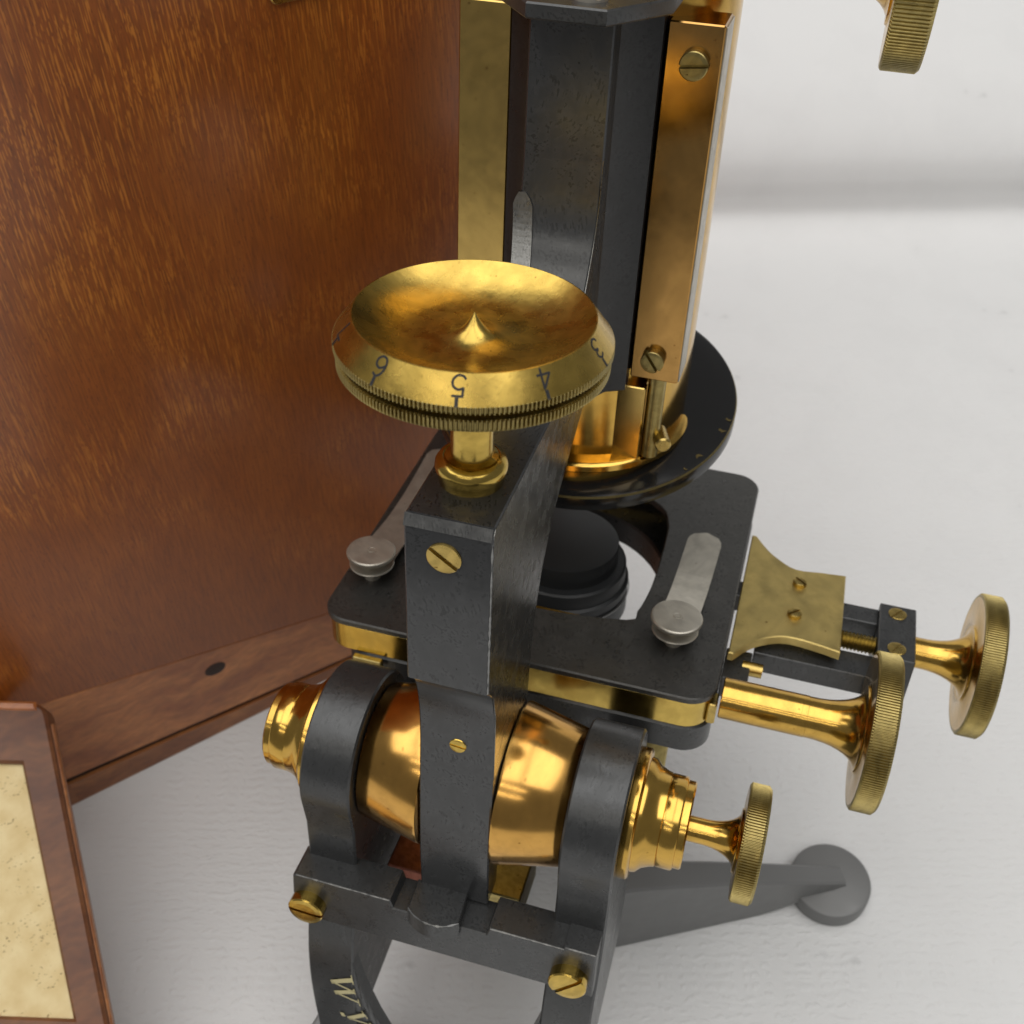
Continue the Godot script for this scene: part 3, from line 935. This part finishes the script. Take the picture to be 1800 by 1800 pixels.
	obj("screw", screw_head(2.0, 1.5, 0.9, 0.32), M.brass, tongue, ax("y", Vector3(70.2, -122, -99)))
	obj("screw", screw_head(2.0, 1.5, 2.3, 0.32), M.brass, tongue, ax("y", Vector3(70.0, -122, -84.6)))
	var blk := obj("traverse_block", box(Vector3(93.3, -136.5, -98.4), Vector3(103.4, -122, -75.4), 0.3), M.black, scope, TM)
	obj("screw", screw_head(2.5, 0.3, 2.5, 0.3, 0.25, 0.1), M.brass, blk, ax("y", Vector3(98.2, -122, -94.6)))
	obj("screw", screw_head(2.5, 0.3, 2.6, 0.3, 0.25, 0.1), M.brass, blk, ax("y", Vector3(98.3, -122, -79.6)))
	obj("traverse_arm", box(Vector3(50, -130.5, -98.2), Vector3(93.4, -124.5, -91.4), 0.3), M.black, scope, TM)
	obj("traverse_arm", box(Vector3(61.0, -134.5, -81.0), Vector3(93.4, -127.5, -72.0), 0.3), M.black, scope, TM)
	obj("end_block", box(Vector3(53.6, -136, -72.8), Vector3(60.8, -128.5, -60.5), 0.3), M.black, scope, TM)
	obj("stop_pin", lathe([[2.0, 0], [2.0, 5.6], [0, 5.6]], 24), M.brass, scope, TM * ax("x", Vector3(58.6, -130.0, -67.6)))
	var th := MB.new()
	var prof: Array = []
	for i in 16:
		prof.append([2.7, i * 1.0]); prof.append([2.15, i * 1.0 + 0.5])
	lathe(prof, 24, 0, th)
	obj("lead_screw", th, M.worn, scope, TM * ax("x", Vector3(79, -126, -83.6)))
	knob("traverse_knob", TM * ax("x", Vector3(118.4, -128, -87)), 20.0, 6.2, 15.6, 4.3, 180, M.worn, 0.5)
	# knob at the front right of the stage: straight sleeve, then the bell
	var kn := knob("stage_knob", TM * ax("x", Vector3(91.2, -127, -51.2)), 20.8, 6.4, 16, 5.4, 180, M.worn, 0.52)
	obj("sleeve", lathe([[5.2, -36.5], [5.5, -36.2], [5.5, -14.2], [5.2, -14.0]], 56), M.gold, kn)
	obj("knob_collar", box(Vector3(51.8, -131, -49.5), Vector3(54.2, -124.0, -44.5), 0.4), M.brass, scope, TM)

# ------------------------------------------------------------------ trunnion and stand
func stand_part() -> void:
	var at := TM * ax("x", TRUN)
	for s in [1.0, -1.0]:
		var a := TM * ax("x" if s > 0 else "-x", TRUN)
		obj("trunnion_barrel", lathe([[0, 8.95], [19.6, 8.95], [20.2, 9.3], [20.3, 9.9], [17.0, 25.2], [16.6, 25.6], [0, 25.6]], 112), M.barrel, scope, a)
		obj("trunnion_cap", lathe([[0, 38.9], [15.6, 38.9], [15.9, 39.4], [15.9, 41.2], [15.3, 41.7], [13.9, 41.8], [13.7, 43.0], [12.4, 44.3], [11.6, 46.2], [11.4, 47.2], [11.15, 47.3], [11.3, 47.6], [11.3, 51.0], [11.0, 51.4], [10.6, 51.5], [10.6, 53.0], [10.2, 53.4], [0, 53.4]], 96), M.gold, scope, a)
	knob("substage_knob", TM * ax("x", Vector3(65.6, -132.6, -10.6)), 14.2, 5.4, 14, 3.1, 130, M.worn, 0.5)
	# yoke: two cheeks (seen from the side), joined by a curved web low at the front
	for s in [-1.0, 1.0]:
		var p := PackedVector2Array()
		p.append_array(arc(Vector2(0, HIGH), 20.0, 0, 180, 30))
		p.append_array(pts([-20, 110]))
		p.append_array(curve([-20, 100, -14, 70, -6, 50], 4))
		p.append_array(pts([14, 47.5, 29.5, 48.5, 30, 4, 41.5, 4]))
		p.append_array(curve([41.3, 42, 39.5, 60, 37, 75, 33, 88, 27, 101, 22.8, 113, 20.2, 126], 4))
		var x0 := -39.0 if s < 0 else 26.0
		var q := obj("yoke_cheek", extrude(p, -x0 - 13.0, -x0, 0.5, Transform3D(YZ, Vector3.ZERO)), M.black, scope)
		if s < 0:
			letters(q)
	var web := MB.new()
	var zf := func(y: float) -> float: return front_z(y)
	for i in 26:
		var x0 := -26.0 + i * 2.0
		var x1 := x0 + 2.0
		var y0 := 6.0 + 75.0 * pow(absf(x0) / 26.0, 1.4)
		var y1 := 6.0 + 75.0 * pow(absf(x1) / 26.0, 1.4)
		var A := Vector3(x0, y0, zf.call(y0))
		var B := Vector3(x1, y1, zf.call(y1))
		var lo0 := A
		var lo1 := B
		for k in 8:
			var f := (k + 1) / 8.0
			var c0 := Vector3(x0, lerpf(y0, 2, f), zf.call(lerpf(y0, 2, f)))
			var c1 := Vector3(x1, lerpf(y1, 2, f), zf.call(lerpf(y1, 2, f)))
			web.quad(lo0, lo1, c1, c0, Vector3(0, 0.2, 1))
			lo0 = c0; lo1 = c1
		web.quad(A, B, B - Vector3(0, 0, 3.5), A - Vector3(0, 0, 3.5), Vector3(0, 1, 0))
		web.quad(A - Vector3(0, 0, 3.5), B - Vector3(0, 0, 3.5), Vector3(x1, 2, 37), Vector3(x0, 2, 37), Vector3(0, 0, -1))
	obj("yoke_web", web, M.black, scope)
	# cross bar with two tall screws and a rounded stop lug; it belongs to the tilting frame's side of the yoke
	var cb := obj("cross_bar", extrude(pts([-40.2, -171.5, -40.8, -164, -40.4, -156.8, -39.6, -156.0, -14.2, -156.0, -13.4, -158.8, 10.8, -158.8, 11.6, -156.0, 30.4, -156.0, 30.4, -155.2, 38.3, -155.2, 38.5, -172.6, -38.6, -172.6]), 5.4, 15.2, 0.35), M.black, scope, TM)
	obj("screw", screw_head(4.7, 3.2, -0.05, 0.5, 1.2, 0.5), M.gold_old, cb, ax("z", Vector3(-36.4, -166.2, 15.2)))
	obj("screw", screw_head(4.8, 3.2, 0.85, 0.5, 1.2, 0.5), M.gold_old, cb, ax("z", Vector3(32.4, -166.2, 15.2)))
	var lug := pts([-9.6, 6.8, 3.6, 6.8, 4.2, 16.2])
	lug.append_array(curve([4.2, 16.2, 0.6, 18.2, -3.4, 18.5, -7.0, 17.4, -9.4, 15.6], 4).slice(1))
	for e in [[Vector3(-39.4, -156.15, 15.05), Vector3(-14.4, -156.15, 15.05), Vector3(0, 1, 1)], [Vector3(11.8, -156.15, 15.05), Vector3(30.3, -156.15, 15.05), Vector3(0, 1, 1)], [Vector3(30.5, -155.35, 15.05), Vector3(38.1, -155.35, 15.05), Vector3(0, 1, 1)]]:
		obj("worn_highlight", edges([e], 0.16), M.bright, cb, Transform3D(), "worn edge with its highlight painted in")  # wear and edge highlight drawn as one bright line
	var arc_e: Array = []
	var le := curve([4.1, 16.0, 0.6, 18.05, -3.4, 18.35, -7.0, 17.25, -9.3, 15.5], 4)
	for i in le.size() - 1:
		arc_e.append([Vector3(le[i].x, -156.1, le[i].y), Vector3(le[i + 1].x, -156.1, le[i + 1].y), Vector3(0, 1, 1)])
	obj("worn_highlight", edges(arc_e, 0.2), M.bright, cb, Transform3D(), "worn edge of the lug with its highlight painted in")
	obj("stop_lug", extrude(lug, -1.2, 4.4, 0.3, Transform3D(XZ, Vector3(0, -157.2, 0))), M.black, cb, Transform3D(), "rounded stop lug")
	# brass and copper pieces low behind the strap
	var cp := obj("tail_block", box(Vector3(-22.4, -182, -22), Vector3(14.5, -169.6, -4), 0.4), M.worn, scope, TM)
	obj("copper_shim", box(Vector3(-22.6, -177.0, -21.5), Vector3(-12.5, -168.9, -3.6), 0.4), M.copper, cp, Transform3D(), "reddish tarnished end")
	obj("tail_screw", lathe([[1.7, 0], [1.7, 2.2], [1.2, 2.6], [0, 2.7]], 20), M.gold, cp, ax("z", Vector3(0.6, -172.6, -4)))
	# legs and pads
	leg(Vector3(31, 0, -26.4), Vector3(107, 0, -65))
	leg(Vector3(-6, 0, -18), Vector3(-18, 0, -118))
	leg(Vector3(-34, 0, 30), Vector3(-58, 0, 105))

func leg(a: Vector3, b: Vector3) -> void:
	var d := (b - a).normalized()
	var n := Vector3(d.z, 0, -d.x)
	if n.z < 0: n = -n
	var ln := a.distance_to(b)
	var mb := MB.new()
	var prev: Array = []
	var steps := 18
	for i in steps + 1:
		var f := float(i) / steps
		var h := lerpf(41.0, 9.0, pow(f, 1.25))
		var lo := lerpf(0.6, 6.0, smoothstep(0.62, 0.9, f))
		var tw := lerpf(5.5, 3.2, f)
		var bw := lerpf(6.5, 4.2, f)
		var p := a + d * ln * f
		var ring := [p + n * tw + Vector3(0, h - 0.8, 0), p + n * (tw - 0.9) + Vector3(0, h, 0), p - n * (tw - 0.9) + Vector3(0, h, 0), p - n * tw + Vector3(0, h - 0.8, 0), p - n * bw + Vector3(0, lo, 0), p + n * bw + Vector3(0, lo, 0)]
		if i > 0:
			var c := p + Vector3(0, (h + lo) / 2, 0)
			for k in 6:
				var q := (k + 1) % 6
				mb.quad(prev[k], prev[q], ring[q], ring[k], (ring[k] + ring[q]) / 2 - c)
		else:
			mb.quad(ring[0], ring[3], ring[4], ring[5], -d)
		prev = ring
		if i == steps:
			mb.quad(ring[0], ring[3], ring[4], ring[5], d)
	var l := obj("foot_leg", mb, M.grey_paint, scope)
	obj("foot_pad", lathe([[0, 7.4], [12.3, 7.4], [13.3, 7.0], [13.8, 6.1], [13.8, 0.6], [13.2, 0.1], [0, 0.1]], 64), M.grey_paint, l, ax("y", a + d * (ln - 4.0)))

# gilt serif letters following the arch on the left cheek's front: W . W
func letters(parent: Node3D) -> void:
	var W := [[pts([-0.46, 1.0, -0.22, 0.0]), 0.075], [pts([-0.22, 0.0, 0.02, 0.92]), 0.03], [pts([0.02, 0.92, 0.22, 0.0]), 0.075], [pts([0.22, 0.0, 0.46, 1.0]), 0.03], [pts([-0.62, 1.0, -0.3, 1.0]), 0.022], [pts([0.32, 1.0, 0.6, 1.0]), 0.022], [pts([-0.1, 0.95, 0.12, 0.95]), 0.022]]
	var dot := [[pts([-0.05, 0.07, 0.05, 0.07]), 0.09]]
	# each: glyph, foot of the letter (x, y up the face), angle, size
	var plan := [[W, Vector2(-32.0, 69.0), -82.0, 6.6], [dot, Vector2(-30.8, 55.0), -76.0, 6.6], [W, Vector2(-27.6, 51.5), -68.0, 6.6]]
	for e in plan:
		var mb := MB.new()
		var rot: float = deg_to_rad(e[2])
		var size: float = e[3]
		var org: Vector2 = e[1]
		var put := func(q: Vector2) -> Array:
			var g := Vector2(q.x * 1.75, q.y).rotated(rot) * size + org
			var z := front_z(g.y)
			return [Vector3(g.x, g.y, z + 0.35), Vector3(0, 0.25, 0.97)]
		for s in e[0]:
			ribbon([s[0]], s[1], put, mb)
		obj("letter" if e[0] == W else "full_stop", mb, M.gilt, parent)

func front_z(y: float) -> float:
	var c := [[42.0, 41.3], [60.0, 39.5], [75.0, 37.0], [88.0, 33.0], [101.0, 27.0]]
	for i in c.size() - 1:
		if y <= c[i + 1][0]:
			return lerpf(c[i][1], c[i + 1][1], (y - c[i][0]) / (c[i + 1][0] - c[i][0]))
	return 27.0
